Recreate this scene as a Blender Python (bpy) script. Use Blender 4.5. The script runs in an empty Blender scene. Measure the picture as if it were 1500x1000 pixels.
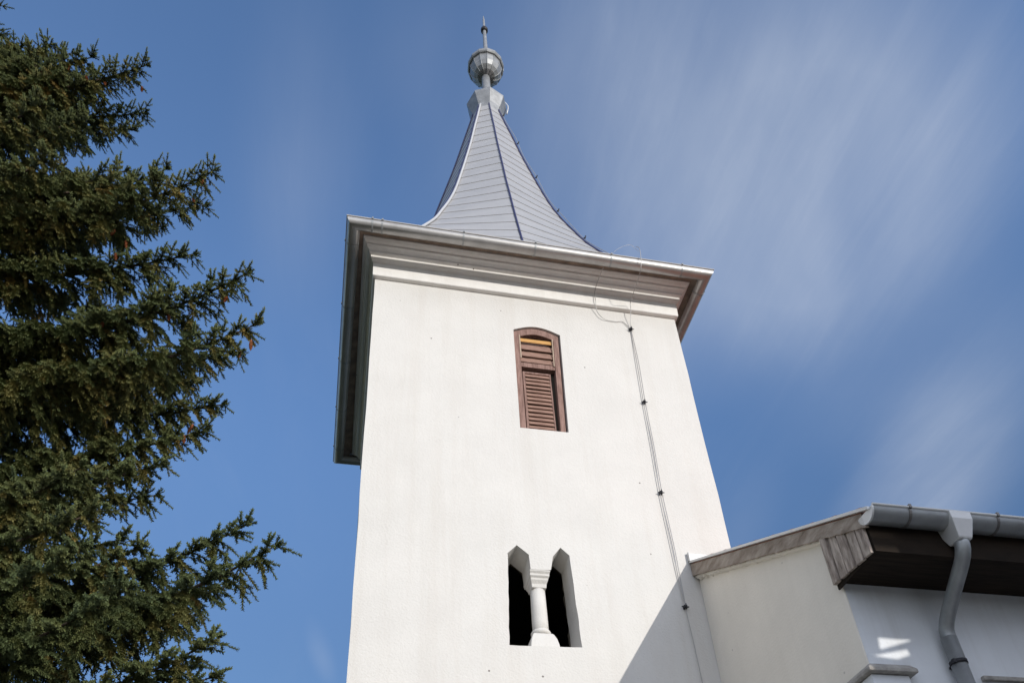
import bpy, bmesh, math, random
import numpy as np
from mathutils import Vector, Matrix, Euler

scene = bpy.context.scene
col = scene.collection
R = math.radians

# ------------------------------------------------------------------ camera
CAM = Vector((-2.488, -8.248, 1.6))
YAW, PITCH, ROLL = 0.234358, 0.600127, -0.064096
F_PX, SX, SY = 1206.72, 6.895, 337.71            # focal length and principal point offset, px of a 1500 px wide frame
f = Vector((math.sin(YAW)*math.cos(PITCH), math.cos(YAW)*math.cos(PITCH), math.sin(PITCH)))
r0 = Vector((math.cos(YAW), -math.sin(YAW), 0)); u0 = r0.cross(f)
cr, sr = math.cos(ROLL), math.sin(ROLL)
rt = cr*r0 + sr*u0; up = -sr*r0 + cr*u0
cam_d = bpy.data.cameras.new("camera"); cam = bpy.data.objects.new("camera", cam_d); col.objects.link(cam)
cam.matrix_world = Matrix(((rt.x, up.x, -f.x, CAM.x), (rt.y, up.y, -f.y, CAM.y), (rt.z, up.z, -f.z, CAM.z), (0, 0, 0, 1)))
cam_d.sensor_width = 36; cam_d.sensor_fit = 'HORIZONTAL'
cam_d.lens = 36*F_PX/1500
cam_d.shift_x = -SX/1500; cam_d.shift_y = SY/1500
cam_d.clip_start = 0.05; cam_d.clip_end = 5000
scene.camera = cam

# ------------------------------------------------------------------ light
SUN = Vector((0.50, -1.0, 0.24)).normalized()
sun_d = bpy.data.lights.new("sun", 'SUN'); sun_d.energy = 2.0; sun_d.angle = R(0.5); sun_d.color = (1, 0.95, 0.875)
sun = bpy.data.objects.new("sun", sun_d); col.objects.link(sun)
sun.rotation_euler = SUN.to_track_quat('Z', 'Y').to_euler()
sun.location = (20, -30, 20)

world = bpy.data.worlds.new("World"); scene.world = world; world.use_nodes = True
nt = world.node_tree; N = nt.nodes; L = nt.links; N.clear()
def wn(t, **k):
    n = N.new(t)
    for a, b in k.items(): setattr(n, a, b)
    return n
out = wn('ShaderNodeOutputWorld'); bg = wn('ShaderNodeBackground'); bg.inputs[1].default_value = 0.15
sky = wn('ShaderNodeTexSky', sky_type='NISHITA', sun_disc=False)
sky.sun_elevation = math.asin(SUN.z); sky.sun_rotation = math.atan2(SUN.x, SUN.y)
sky.altitude = 200; sky.air_density = 1.0; sky.dust_density = 0.15; sky.ozone_density = 1.3
tc = wn('ShaderNodeTexCoord'); sep = wn('ShaderNodeSeparateXYZ'); L.new(tc.outputs['Generated'], sep.inputs[0])
mz = wn('ShaderNodeMath', operation='MAXIMUM'); L.new(sep.outputs[2], mz.inputs[0]); mz.inputs[1].default_value = 0.05
dx = wn('ShaderNodeMath', operation='DIVIDE'); L.new(sep.outputs[0], dx.inputs[0]); L.new(mz.outputs[0], dx.inputs[1])
dy = wn('ShaderNodeMath', operation='DIVIDE'); L.new(sep.outputs[1], dy.inputs[0]); L.new(mz.outputs[0], dy.inputs[1])
cmb = wn('ShaderNodeCombineXYZ'); L.new(dx.outputs[0], cmb.inputs[0]); L.new(dy.outputs[0], cmb.inputs[1])
def streak(rot, sc, nscale, det, rough, lo, hi, off=(0, 0, 0), dist=0.0):
    m = wn('ShaderNodeMapping'); L.new(cmb.outputs[0], m.inputs[0])
    m.inputs['Rotation'].default_value = (0, 0, rot); m.inputs['Scale'].default_value = sc; m.inputs['Location'].default_value = off
    n = wn('ShaderNodeTexNoise'); L.new(m.outputs[0], n.inputs['Vector'])
    n.inputs['Scale'].default_value = nscale; n.inputs['Detail'].default_value = det; n.inputs['Roughness'].default_value = rough
    n.inputs['Distortion'].default_value = dist
    mr = wn('ShaderNodeMapRange', interpolation_type='SMOOTHSTEP'); L.new(n.outputs[0], mr.inputs[0])
    mr.inputs[1].default_value = lo; mr.inputs[2].default_value = hi
    return mr
def blob(cx, cy, rx, ry, rot=0.0, soft=1.0):
    m = wn('ShaderNodeMapping', vector_type='TEXTURE'); L.new(cmb.outputs[0], m.inputs[0])
    m.inputs['Location'].default_value = (cx, cy, 0); m.inputs['Rotation'].default_value = (0, 0, rot); m.inputs['Scale'].default_value = (rx, ry, 1)
    ln = wn('ShaderNodeVectorMath', operation='LENGTH'); L.new(m.outputs[0], ln.inputs[0])
    mr = wn('ShaderNodeMapRange', interpolation_type='SMOOTHSTEP'); L.new(ln.outputs['Value'], mr.inputs[0])
    mr.inputs[1].default_value = 1.0; mr.inputs[2].default_value = 1.0-soft
    return mr
def mul(a, b):
    m = wn('ShaderNodeMath', operation='MULTIPLY')
    L.new(a.outputs[0], m.inputs[0])
    if isinstance(b, (int, float)): m.inputs[1].default_value = b
    else: L.new(b.outputs[0], m.inputs[1])
    return m
def add(a, b):
    m = wn('ShaderNodeMath', operation='ADD', use_clamp=True); L.new(a.outputs[0], m.inputs[0]); L.new(b.outputs[0], m.inputs[1]); return m
def sky_xy(u, v):                                   # where a sight line meets the cloud layer (unit height)
    d = rt*(u-750-SX)/F_PX + up*(500+SY-v)/F_PX + f
    return d.x/d.z, d.y/d.z
STREAK = (1.0, 0.6, 1)
s1 = streak(0.12, STREAK, 2.0, 6, 0.5, 0.30, 0.80, (1.3, 0.2, 0), 0.6)
s2 = streak(0.2, (3.6, 0.9, 1), 2.2, 9, 0.62, 0.42, 0.80, (4.3, 1.2, 0), 0.6)
s3 = streak(0.28, (7.0, 0.9, 1), 3.0, 10, 0.66, 0.35, 0.75, (2.1, 3.3, 0), 0.35)
CLOUDS = [((1000, 10), (1070, 460), .23, .95), ((1240, 120), (1265, 430), .17, .9), ((1520, 380), (1260, 960), .12, .9), ((1180, 380), (1380, 640), .14, .35),
          ((460, -40), (420, 480), .055, .24), ((455, 900), (485, 1010), .022, .30), ((1130, 640), (1040, 940), .05, .18), ((620, -60), (590, 160), .04, .12), ((870, -60), (860, 260), .08, .25)]
mask = None
for (a, b, w, k) in CLOUDS:
    A = sky_xy(*a); B = sky_xy(*b)
    ang = math.atan2(B[1]-A[1], B[0]-A[0]); ln_ = math.hypot(B[0]-A[0], B[1]-A[1])
    bl = mul(blob((A[0]+B[0])/2, (A[1]+B[1])/2, ln_*0.5+w*1.1, w*1.9, ang), k)
    mask = bl if mask is None else add(mask, bl)
s1b = wn('ShaderNodeMath', operation='MULTIPLY_ADD'); L.new(s1.outputs[0], s1b.inputs[0]); s1b.inputs[1].default_value = 0.55; s1b.inputs[2].default_value = 0.45
s2b = wn('ShaderNodeMath', operation='MULTIPLY_ADD'); L.new(s2.outputs[0], s2b.inputs[0]); s2b.inputs[1].default_value = 0.16; s2b.inputs[2].default_value = 0.84
s3b = wn('ShaderNodeMath', operation='MULTIPLY_ADD'); L.new(s3.outputs[0], s3b.inputs[0]); s3b.inputs[1].default_value = 0.15; s3b.inputs[2].default_value = 0.90
cm = mul(mul(mul(mask, s1b), s2b), s3b)
veil = mul(mul(s1, s2), 0.07)
cm = add(cm, veil)
CL = mul(cm, 0.62)
tint = wn('ShaderNodeMixRGB', blend_type='MULTIPLY'); tint.inputs[0].default_value = 1.0
horiz = wn('ShaderNodeMapRange', interpolation_type='SMOOTHSTEP'); L.new(sep.outputs[2], horiz.inputs[0])   # clear winter air: less glare low down than the model gives
horiz.inputs[1].default_value = 0.38; horiz.inputs[2].default_value = 0.80; horiz.inputs[3].default_value = 0.54; horiz.inputs[4].default_value = 1.0
hs = wn('ShaderNodeVectorMath', operation='SCALE'); L.new(sky.outputs[0], hs.inputs[0]); L.new(horiz.outputs[0], hs.inputs['Scale'])
L.new(hs.outputs[0], tint.inputs[1]); tint.inputs[2].default_value = (0.82, 0.97, 1.22, 1)
mix = wn('ShaderNodeMixRGB'); L.new(CL.outputs[0], mix.inputs[0]); L.new(tint.outputs[0], mix.inputs[1]); mix.inputs[2].default_value = (2.85, 3.12, 3.60, 1)
back = wn('ShaderNodeMapRange', interpolation_type='SMOOTHSTEP'); L.new(sep.outputs[1], back.inputs[0])   # unseen bright cloud behind the camera, added to fill the shaded walls
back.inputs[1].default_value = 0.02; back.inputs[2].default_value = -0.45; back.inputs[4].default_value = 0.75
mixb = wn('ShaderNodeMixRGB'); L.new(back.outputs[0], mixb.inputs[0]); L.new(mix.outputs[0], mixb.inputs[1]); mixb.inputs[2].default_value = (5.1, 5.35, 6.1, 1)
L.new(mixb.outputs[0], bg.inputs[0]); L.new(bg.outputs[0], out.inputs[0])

scene.view_settings.view_transform = 'Standard'; scene.view_settings.look = 'None'
scene.view_settings.exposure = 0.58; scene.view_settings.gamma = 1.0
scene.render.engine = 'CYCLES'
scene.cycles.max_bounces = 8; scene.cycles.diffuse_bounces = 4
scene.render.resolution_x = 1024; scene.render.resolution_y = 682

# ------------------------------------------------------------------ materials
def mat(name, color, rough=0.8, metal=0.0, var=0.0, vscale=2.0, bump=0.0, bscale=60.0, bdist=0.01, color2=None, stretch=(1, 1, 1), spec=0.5, extra=None):
    m = bpy.data.materials.new(name); m.use_nodes = True
    t = m.node_tree; n = t.nodes; l = t.links
    b = n['Principled BSDF']; b.inputs['Roughness'].default_value = rough; b.inputs['Metallic'].default_value = metal
    b.inputs['Specular IOR Level'].default_value = spec
    c = (*color, 1)
    tcn = n.new('ShaderNodeTexCoord'); mp = n.new('ShaderNodeMapping'); l.new(tcn.outputs['Object'], mp.inputs[0]); mp.inputs['Scale'].default_value = stretch
    colsock = None
    if var or color2:
        ns = n.new('ShaderNodeTexNoise'); ns.inputs['Scale'].default_value = vscale; ns.inputs['Detail'].default_value = 8; ns.inputs['Roughness'].default_value = 0.6
        l.new(mp.outputs[0], ns.inputs['Vector'])
        rp = n.new('ShaderNodeValToRGB'); l.new(ns.outputs[0], rp.inputs[0])
        c2 = color2 if color2 else tuple(max(0, x*(1-var)) for x in color)
        rp.color_ramp.elements[0].position = 0.32; rp.color_ramp.elements[1].position = 0.66
        rp.color_ramp.elements[0].color = (*c2, 1); rp.color_ramp.elements[1].color = c
        colsock = rp.outputs[0]
    if extra: colsock = extra(n, l, mp, colsock, c)
    if colsock is None: b.inputs['Base Color'].default_value = c
    else: l.new(colsock, b.inputs['Base Color'])
    if bump:
        nb = n.new('ShaderNodeTexNoise'); nb.inputs['Scale'].default_value = bscale; nb.inputs['Detail'].default_value = 4
        l.new(mp.outputs[0], nb.inputs['Vector'])
        bp = n.new('ShaderNodeBump'); bp.inputs['Strength'].default_value = bump; bp.inputs['Distance'].default_value = bdist
        l.new(nb.outputs[0], bp.inputs['Height']); l.new(bp.outputs[0], b.inputs['Normal'])
    return m

def render_extra(streaks=0.0, specks=0.0, dirt=(0.55, 0.50, 0.44)):
    """stains of the plaster itself: blotches, small pits, vertical runs"""
    def fn(n, l, mp, cs, c):
        # small dark pits
        v = n.new('ShaderNodeTexVoronoi'); v.inputs['Scale'].default_value = 3.1; l.new(mp.outputs[0], v.inputs['Vector'])
        r = n.new('ShaderNodeMapRange'); l.new(v.outputs['Distance'], r.inputs[0]); r.inputs[1].default_value = 0.044; r.inputs[2].default_value = 0.034
        gate = n.new('ShaderNodeSeparateColor'); l.new(v.outputs['Color'], gate.inputs[0])
        g2 = n.new('ShaderNodeMath'); g2.operation = 'LESS_THAN'; l.new(gate.outputs[0], g2.inputs[0]); g2.inputs[1].default_value = 0.62
        mu = n.new('ShaderNodeMath'); mu.operation = 'MULTIPLY'; l.new(r.outputs[0], mu.inputs[0]); l.new(g2.outputs[0], mu.inputs[1])
        mu2 = n.new('ShaderNodeMath'); mu2.operation = 'MULTIPLY'; l.new(mu.outputs[0], mu2.inputs[0]); mu2.inputs[1].default_value = specks
        m1 = n.new('ShaderNodeMixRGB'); l.new(mu2.outputs[0], m1.inputs[0])
        if cs is None: m1.inputs[1].default_value = c
        else: l.new(cs, m1.inputs[1])
        m1.inputs[2].default_value = (0.10, 0.08, 0.07, 1)
        # rain runs
        mp2 = n.new('ShaderNodeMapping'); l.new(mp.outputs[0], mp2.inputs[0]); mp2.inputs['Scale'].default_value = (3.0, 3.0, 0.16)
        ns = n.new('ShaderNodeTexNoise'); l.new(mp2.outputs[0], ns.inputs['Vector']); ns.inputs['Scale'].default_value = 1.6; ns.inputs['Detail'].default_value = 9; ns.inputs['Roughness'].default_value = .65
        r2 = n.new('ShaderNodeMapRange'); l.new(ns.outputs[0], r2.inputs[0]); r2.inputs[1].default_value = 0.48; r2.inputs[2].default_value = 0.78; r2.inputs[4].default_value = streaks
        m2 = n.new('ShaderNodeMixRGB'); l.new(r2.outputs[0], m2.inputs[0]); l.new(m1.outputs[0], m2.inputs[1]); m2.inputs[2].default_value = (*dirt, 1)
        return m2.outputs[0]
    return fn

M = {}
M['plaster'] = mat('white_plaster', (0.69, 0.672, 0.638), 0.92, var=0.06, vscale=1.3, bump=0.4, bscale=42, bdist=0.012, spec=0.2, extra=render_extra(0.32, 0.8))
M['cornice'] = mat('cornice_plaster', (0.84, 0.822, 0.79), 0.9, var=0.08, vscale=3, bump=0.35, bscale=30, bdist=0.01, spec=0.2, extra=render_extra(0.25, 0.9))
M['cream'] = mat('cream_plaster', (0.88, 0.825, 0.73), 0.92, var=0.10, vscale=1.1, bump=0.3, bscale=35, bdist=0.01, spec=0.2, extra=render_extra(0.10, 0.3, (0.50, 0.44, 0.36)))
M['nave_plaster'] = mat('nave_plaster', (0.76, 0.785, 0.81), 0.92, var=0.08, vscale=1.5, bump=0.3, bscale=35, bdist=0.01, spec=0.2, extra=render_extra(0.30, 0.7, (0.45, 0.43, 0.40)))
M['zinc'] = mat('zinc_gutter', (0.45, 0.44, 0.43), 0.40, 0.6, var=0.22, vscale=3.5, bump=0.05, bscale=14, bdist=0.01)
M['zinc_dark'] = mat('aged_zinc', (0.37, 0.385, 0.39), 0.45, 0.45, var=0.3, vscale=4, bump=0.05, bscale=10, bdist=0.01)
M['zinc_light'] = mat('bright_sheet', (0.70, 0.70, 0.69), 0.45, 0.3, var=0.1, vscale=5)
M['bead'] = mat('dull_bead', (0.46, 0.45, 0.44), 0.7, 0.1, var=.15, vscale=5)
M['strap'] = mat('dark_strap', (0.20, 0.19, 0.18), 0.5, 0.7)
M['spire'] = mat('grey_painted_sheet', (0.475, 0.468, 0.465), 0.42, 0.25, var=0.10, vscale=2.5, bump=0.06, bscale=5, bdist=0.03, stretch=(1, 1, 2))
M['ridge'] = mat('navy_ridge', (0.035, 0.035, 0.11), 0.4, 0.2)
M['ridge_light'] = mat('light_edge', (0.60, 0.60, 0.61), 0.4, 0.2)
M['finial'] = mat('finial_sheet', (0.34, 0.35, 0.36), 0.48, 0.35, var=0.35, vscale=7, bump=0.1, bscale=12, bdist=0.01)
M['wire'] = mat('galvanised_wire', (0.42, 0.41, 0.40), 0.45, 0.6)
M['clip'] = mat('iron_clip', (0.03, 0.03, 0.035), 0.6, 0.4)
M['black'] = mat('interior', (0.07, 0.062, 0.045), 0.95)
M['slat'] = mat('weathered_brown_slat', (0.41, 0.255, 0.195), 0.8, color2=(0.16, 0.09, 0.07), vscale=9, bump=0.4, bscale=40, stretch=(.6, 3, 5), spec=.3)
M['frame'] = mat('weathered_brown_frame', (0.34, 0.215, 0.18), 0.8, color2=(0.165, 0.095, 0.075), vscale=8, bump=0.4, bscale=40, stretch=(4, 3, .5), spec=.3)
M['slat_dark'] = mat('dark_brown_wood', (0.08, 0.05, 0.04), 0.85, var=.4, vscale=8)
M['yellow'] = mat('new_yellow_slat', (0.66, 0.36, 0.11), 0.7, var=.3, vscale=12, stretch=(.6, 3, 3))
M['bare'] = mat('bare_pale_wood', (0.52, 0.40, 0.30), 0.8, var=.4, vscale=14)
M['oldwood'] = mat('grey_old_board', (0.45, 0.385, 0.325), 0.88, color2=(0.20, 0.155, 0.12), vscale=7, bump=0.7, bscale=30, bdist=.015, stretch=(1, .45, 1.3), spec=.2)
M['endboard'] = mat('grey_end_board', (0.60, 0.52, 0.45), 0.88, color2=(0.17, 0.13, 0.11), vscale=7, bump=0.5, bscale=40, stretch=(3, 3, .6), spec=.2)
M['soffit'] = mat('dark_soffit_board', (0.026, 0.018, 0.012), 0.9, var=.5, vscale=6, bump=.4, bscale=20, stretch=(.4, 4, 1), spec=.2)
M['soffit_tower'] = mat('brown_soffit', (0.27, 0.205, 0.16), 0.9, color2=(0.13, 0.10, 0.08), vscale=5, bump=.3, bscale=20, spec=.2)
M['tile'] = mat('clay_tile', (0.46, 0.17, 0.10), 0.85, color2=(0.30, 0.11, 0.07), vscale=9, bump=.6, bscale=9, bdist=.03)
M['bark'] = mat('spruce_bark', (0.095, 0.068, 0.05), 0.95, var=.5, vscale=12, bump=.8, bscale=25, bdist=.03, spec=.2)
M['cone'] = mat('cone_scales', (0.34, 0.115, 0.045), 0.75, var=.5, vscale=30, bump=.8, bscale=60, bdist=.01, spec=.3)
M['stone'] = mat('weathered_stone', (0.42, 0.395, 0.36), 0.9, var=.4, vscale=14, bump=.5, bscale=40)
M['glass'] = mat('dark_glass', (0.03, 0.035, 0.04), 0.08, 0.0)
M['white_wood'] = mat('white_window_wood', (0.62, 0.60, 0.56), 0.6, var=.2, vscale=8)
M['grass'] = mat('churchyard_grass', (0.045, 0.06, 0.022), 0.95, color2=(0.07, 0.06, 0.035), vscale=.7, bump=.9, bscale=18, bdist=.05, spec=.1)
M['bounce_ground'] = mat('pale_bounce_paving', (0.50, 0.46, 0.41), 0.9, var=.3, vscale=2.2, bump=.5, bscale=20, bdist=.02)

# needles: tone stored per shoot (old inner shoots olive / yellow, young tips blue green)
def needle_mat():
    m = bpy.data.materials.new('spruce_needles'); m.use_nodes = True
    t = m.node_tree; n = t.nodes; l = t.links; b = n['Principled BSDF']
    b.inputs['Roughness'].default_value = 0.75; b.inputs['Specular IOR Level'].default_value = 0.18
    a = n.new('ShaderNodeAttribute'); a.attribute_name = 'tone'
    rp = n.new('ShaderNodeValToRGB'); l.new(a.outputs['Fac'], rp.inputs[0])
    e = rp.color_ramp.elements
    e[0].position = 0.0; e[0].color = (0.083, 0.108, 0.045, 1)
    e[1].position = 1.0; e[1].color = (0.26, 0.18, 0.055, 1)
    x = e.new(0.35); x.color = (0.116, 0.133, 0.048, 1)
    x = e.new(0.7); x.color = (0.185, 0.165, 0.056, 1)
    l.new(rp.outputs[0], b.inputs['Base Color'])
    return m
M['needles'] = needle_mat()

# ------------------------------------------------------------------ helpers
def tag(o, label=None, cat=None, group=None, kind=None):
    if label: o['label'] = label
    if cat: o['category'] = cat
    if group: o['group'] = group
    if kind: o['kind'] = kind
    return o
def empty(name, loc, label, cat, group=None):
    o = bpy.data.objects.new(name, None); col.objects.link(o); o.location = loc; o.empty_display_size = .3
    return tag(o, label, cat, group)
def link(name, bm, m, parent=None, smooth=False, bevel=0.0, origin=None):
    """bmesh in world coordinates -> object; parents are empties or meshes without rotation"""
    me = bpy.data.meshes.new(name)
    bmesh.ops.recalc_face_normals(bm, faces=bm.faces[:])
    o = bpy.data.objects.new(name, me); col.objects.link(o)
    if origin is None:
        vs = [v.co for v in bm.verts]
        origin = Vector((sum(v.x for v in vs)/len(vs), sum(v.y for v in vs)/len(vs), min(v.z for v in vs)))
    base = Vector((0, 0, 0)); p = parent
    while p is not None: base += p.location; p = p.parent
    bmesh.ops.translate(bm, verts=bm.verts[:], vec=-Vector(origin))
    if smooth is True:
        for fc in bm.faces: fc.smooth = True
    bm.to_mesh(me); bm.free()
    ms = m if isinstance(m, (list, tuple)) else [m]
    for x in ms: me.materials.append(x)
    o.location = Vector(origin) - base
    o.parent = parent
    if bevel:
        md = o.modifiers.new('bevel', 'BEVEL'); md.width = bevel; md.segments = 2; md.limit_method = 'ANGLE'; md.angle_limit = R(40)
    return o
def box(bm, a, b, rot=None, c=None):
    x0, y0, z0 = a; x1, y1, z1 = b
    vs = [bm.verts.new(p) for p in ((x0, y0, z0), (x1, y0, z0), (x1, y1, z0), (x0, y1, z0), (x0, y0, z1), (x1, y0, z1), (x1, y1, z1), (x0, y1, z1))]
    for q in ((0, 3, 2, 1), (4, 5, 6, 7), (0, 1, 5, 4), (1, 2, 6, 5), (2, 3, 7, 6), (3, 0, 4, 7)): bm.faces.new([vs[i] for i in q])
    if rot is not None:
        bmesh.ops.rotate(bm, verts=vs, cent=c, matrix=rot)
    return vs
def loft(bm, rings, closed=True, cap0=False, cap1=False, smooth=False, mi=0):
    rv = [[bm.verts.new(p) for p in rg] for rg in rings]
    for a, b in zip(rv, rv[1:]):
        n = len(a)
        for i in range(n if closed else n-1):
            j = (i+1) % n
            fc = bm.faces.new((a[i], a[j], b[j], b[i])); fc.smooth = smooth; fc.material_index = mi
    if cap0: bm.faces.new(rv[0][::-1]).material_index = mi
    if cap1: bm.faces.new(rv[-1]).material_index = mi
    return rv
def tube(bm, pts, rad, n=12, caps=True, smooth=True):
    pts = [Vector(p) for p in pts]; rads = rad if isinstance(rad, (list, tuple)) else [rad]*len(pts)
    rings = []; ref = None
    for i, p in enumerate(pts):
        d = (pts[min(i+1, len(pts)-1)] - pts[max(i-1, 0)]).normalized()
        if ref is None: ref = Vector((0, 0, 1)) if abs(d.z) < .9 else Vector((1, 0, 0))
        s = d.cross(ref).normalized(); ref = s.cross(d).normalized()
        rings.append([p + rads[i]*(math.cos(2*math.pi*k/n)*s + math.sin(2*math.pi*k/n)*ref) for k in range(n)])
    loft(bm, rings, True, caps, caps, smooth)
def lathe(bm, cx, cy, prof, n=24, a0=0.0, smooth=True, cap0=True, cap1=True):
    rings = [[(cx+r*math.cos(a0+2*math.pi*k/n), cy+r*math.sin(a0+2*math.pi*k/n), z) for k in range(n)] for r, z in prof]
    loft(bm, rings, True, cap0, cap1, smooth)
def prism(bm, poly, axis, t0, t1):
    """extrude a 2D polygon; axis 0: poly=(y,z) along x; 1: (x,z) along y; 2: (x,y) along z"""
    def P(q, t): return {0: (t, q[0], q[1]), 1: (q[0], t, q[1]), 2: (q[0], q[1], t)}[axis]
    a = [bm.verts.new(P(q, t0)) for q in poly]; b = [bm.verts.new(P(q, t1)) for q in poly]
    n = len(poly)
    bm.faces.new(a); bm.faces.new(b[::-1])
    for i in range(n): bm.faces.new((a[i], b[i], b[(i+1) % n], a[(i+1) % n]))

# ------------------------------------------------------------------ ground
bm = bmesh.new()
g = [bm.verts.new(p) for p in ((-900, -900, 0), (900, -900, 0), (900, 900, 0), (-900, 900, 0))]; bm.faces.new(g)
tag(link('ground', bm, M['grass'], origin=(0, 0, 0)), kind='structure')
bm = bmesh.new()
g = [bm.verts.new(p) for p in ((-2.8, -42, .02), (14, -42, .02), (14, -2.7, .02), (1.9, -2.7, .02), (1.9, -.02, .02), (-2.8, -.02, .02))]; bm.faces.new(g)
tag(link('bounce_paving', bm, M['bounce_ground'], origin=(0, -6, .02)), kind='structure')  # unseen pale ground, sized and brightened to bounce light onto the walls

# ------------------------------------------------------------------ church tower
XC, YC = 0.03, 2.40
TD = 4.5
tower = empty('church_tower', (0, 2.25, 0), 'tall white plastered church tower with grey pointed spire and ball finial', 'tower')

ZT = 13.0
louvre = [(-.332, 9.918), (.382, 9.921), (.433, 12.03)] + [(.433 - .755*t, 12.045 + .125*math.sin(math.pi*t)) for t in [i/10 for i in range(0, 11)]]
louvre[-1] = (-.322, 12.045)
belf = [(-.662, 6.358), (.227, 6.378), (.205, 7.10), (.19, 7.725), (.081, 7.84), (-.03, 7.69), (-.072, 7.479), (-.336, 7.467), (-.346, 7.69), (-.495, 7.828), (-.622, 7.69), (-.64, 7.10)]
def wall_with_holes(bm, outer, holes, y, ydepth):
    edges = []
    def ring(pts, yy):
        vs = [bm.verts.new((p[0], yy, p[1])) for p in pts]
        return vs, [bm.edges.new((vs[i], vs[(i+1) % len(vs)])) for i in range(len(vs))]
    vo, eo = ring(outer, y); edges += eo
    for h, dep in zip(holes, ydepth):
        vh, eh = ring(h, y); edges += eh
        vb = [bm.verts.new((p[0], y+dep, p[1])) for p in h]
        for i in range(len(h)):
            j = (i+1) % len(h); bm.faces.new((vh[i], vh[j], vb[j], vb[i]))
    bmesh.ops.triangle_fill(bm, edges=edges, use_beauty=True)
    return vo
# jitter belfry outline a little: hand-plastered arrises
rnd = random.Random(4)
def rough_poly(poly, step=.12, amp=.006):
    o = []
    for i, p in enumerate(poly):
        q = poly[(i+1) % len(poly)]; d = math.hypot(q[0]-p[0], q[1]-p[1]); k = max(1, int(d/step))
        o.append(p)
        for s in range(1, k): o.append((p[0]+(q[0]-p[0])*s/k + rnd.uniform(-amp, amp), p[1]+(q[1]-p[1])*s/k + rnd.uniform(-amp, amp)))
    return o
belf_r = rough_poly(belf)
bm = bmesh.new()
H = 2.5
lo, hi = 0.0, ZT
def side(n=26, amp=.006):
    return [rnd.uniform(-amp, amp) for _ in range(n+1)]
nL, nR = side(), side()
zs = [lo+(hi-lo)*i/26 for i in range(27)]
outer = [(-H+nL[i], zs[i]) for i in range(27)][::-1] + [(H+nR[i], zs[i]) for i in range(27)]
vo = wall_with_holes(bm, outer, [louvre, belf_r], 0.0, [.20, .42])
# other three walls share the arrises
Lf = vo[:27][::-1]; Rf = vo[27:]
Lb = [bm.verts.new((-H, TD, z)) for z in zs]; Rb = [bm.verts.new((H, TD, z)) for z in zs]
for i in range(26):
    bm.faces.new((Lf[i], Lb[i], Lb[i+1], Lf[i+1])); bm.faces.new((Rf[i], Rf[i+1], Rb[i+1], Rb[i]))
bm.faces.new(Lb[::1] + Rb[::-1])
link('wall', bm, M['plaster'], tower, origin=(0, 2.25, 0))
# inner masonry face round the belfry opening: ragged edge towards the dark room
bm = bmesh.new()
inner = rough_poly([(-.662, 6.358), (.222, 6.378), (.20, 7.10), (.188, 7.725), (.078, 7.83), (-.035, 7.68), (-.076, 7.50), (-.332, 7.49), (-.35, 7.68), (-.495, 7.82), (-.615, 7.69), (-.632, 7.10)], .07, .018)
wall_with_holes(bm, [(-2.1, 5.2), (2.1, 5.2), (2.1, 9.2), (-2.1, 9.2)], [inner], .421, [.03])
box(bm, (-2.1, 4.0, 5.2), (2.1, 4.1, 9.2)); box(bm, (-2.2, .421, 5.2), (-2.1, 4.1, 9.2)); box(bm, (2.1, .421, 5.2), (2.2, 4.1, 9.2))
box(bm, (-2.2, .40, 9.2), (2.2, 4.1, 9.3)); box(bm, (-2.2, .40, 5.1), (2.2, 4.1, 5.2))
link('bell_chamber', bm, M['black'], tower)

# cornice and soffit, mitred round the tower
def sweep_square(bm, prof, fx=.68, fb=.45, mi=0, smooth=False):
    rings = []
    for o, z in prof:
        rings.append([(-H-o*fx, -o, z), (H+o*fx, -o, z), (H+o*fx, TD+o*fb, z), (-H-o*fx, TD+o*fb, z)])
    # subdivide nothing; straight mouldings
    rv = [[bm.verts.new(p) for p in rg] for rg in rings]
    for a, b in zip(rv, rv[1:]):
        for i in range(4):
            j = (i+1) % 4; fc = bm.faces.new((a[i], a[j], b[j], b[i])); fc.material_index = mi; fc.smooth = smooth
    return rv
def sweep_rows(bm, rows):
    rv = [[bm.verts.new(p) for p in ((-H-sl_, -o, z), (H+sr_, -o, z), (H+sr_, TD+sb_, z), (-H-sl_, TD+sb_, z))] for o, sl_, sr_, sb_, z in rows]
    for a, b in zip(rv, rv[1:]):
        for i in range(4): bm.faces.new((a[i], a[(i+1) % 4], b[(i+1) % 4], b[i]))
bm = bmesh.new()
CP = [(.003, 12.838), (.060, 12.842), (.072, 12.85), (.080, 13.128), (.10, 13.134), (.122, 13.15), (.150, 13.165), (.158, 13.215), (.205, 13.235), (.212, 13.262), (.25, 13.29), (.285, 13.302), (.292, 13.332), (.335, 13.345), (.375, 13.37), (.38, 13.40)]
sweep_rows(bm, [(o, o*.6, o*.6, o*.5, z) for o, z in CP])
link('cornice', bm, M['cornice'], tower, bevel=.004, origin=(0, 2.25, 12.8))
bm = bmesh.new()
sweep_rows(bm, [(.37, .21, .21, .18, 13.395), (.57, .38, .38, .26, 13.345), (.60, .40, .40, .27, 13.335), (.62, .41, .41, .28, 13.335), (.62, .41, .41, .28, 13.39)])
link('eave_soffit', bm, M['soffit_tower'], tower, origin=(0, 2.25, 13.2))

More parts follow.
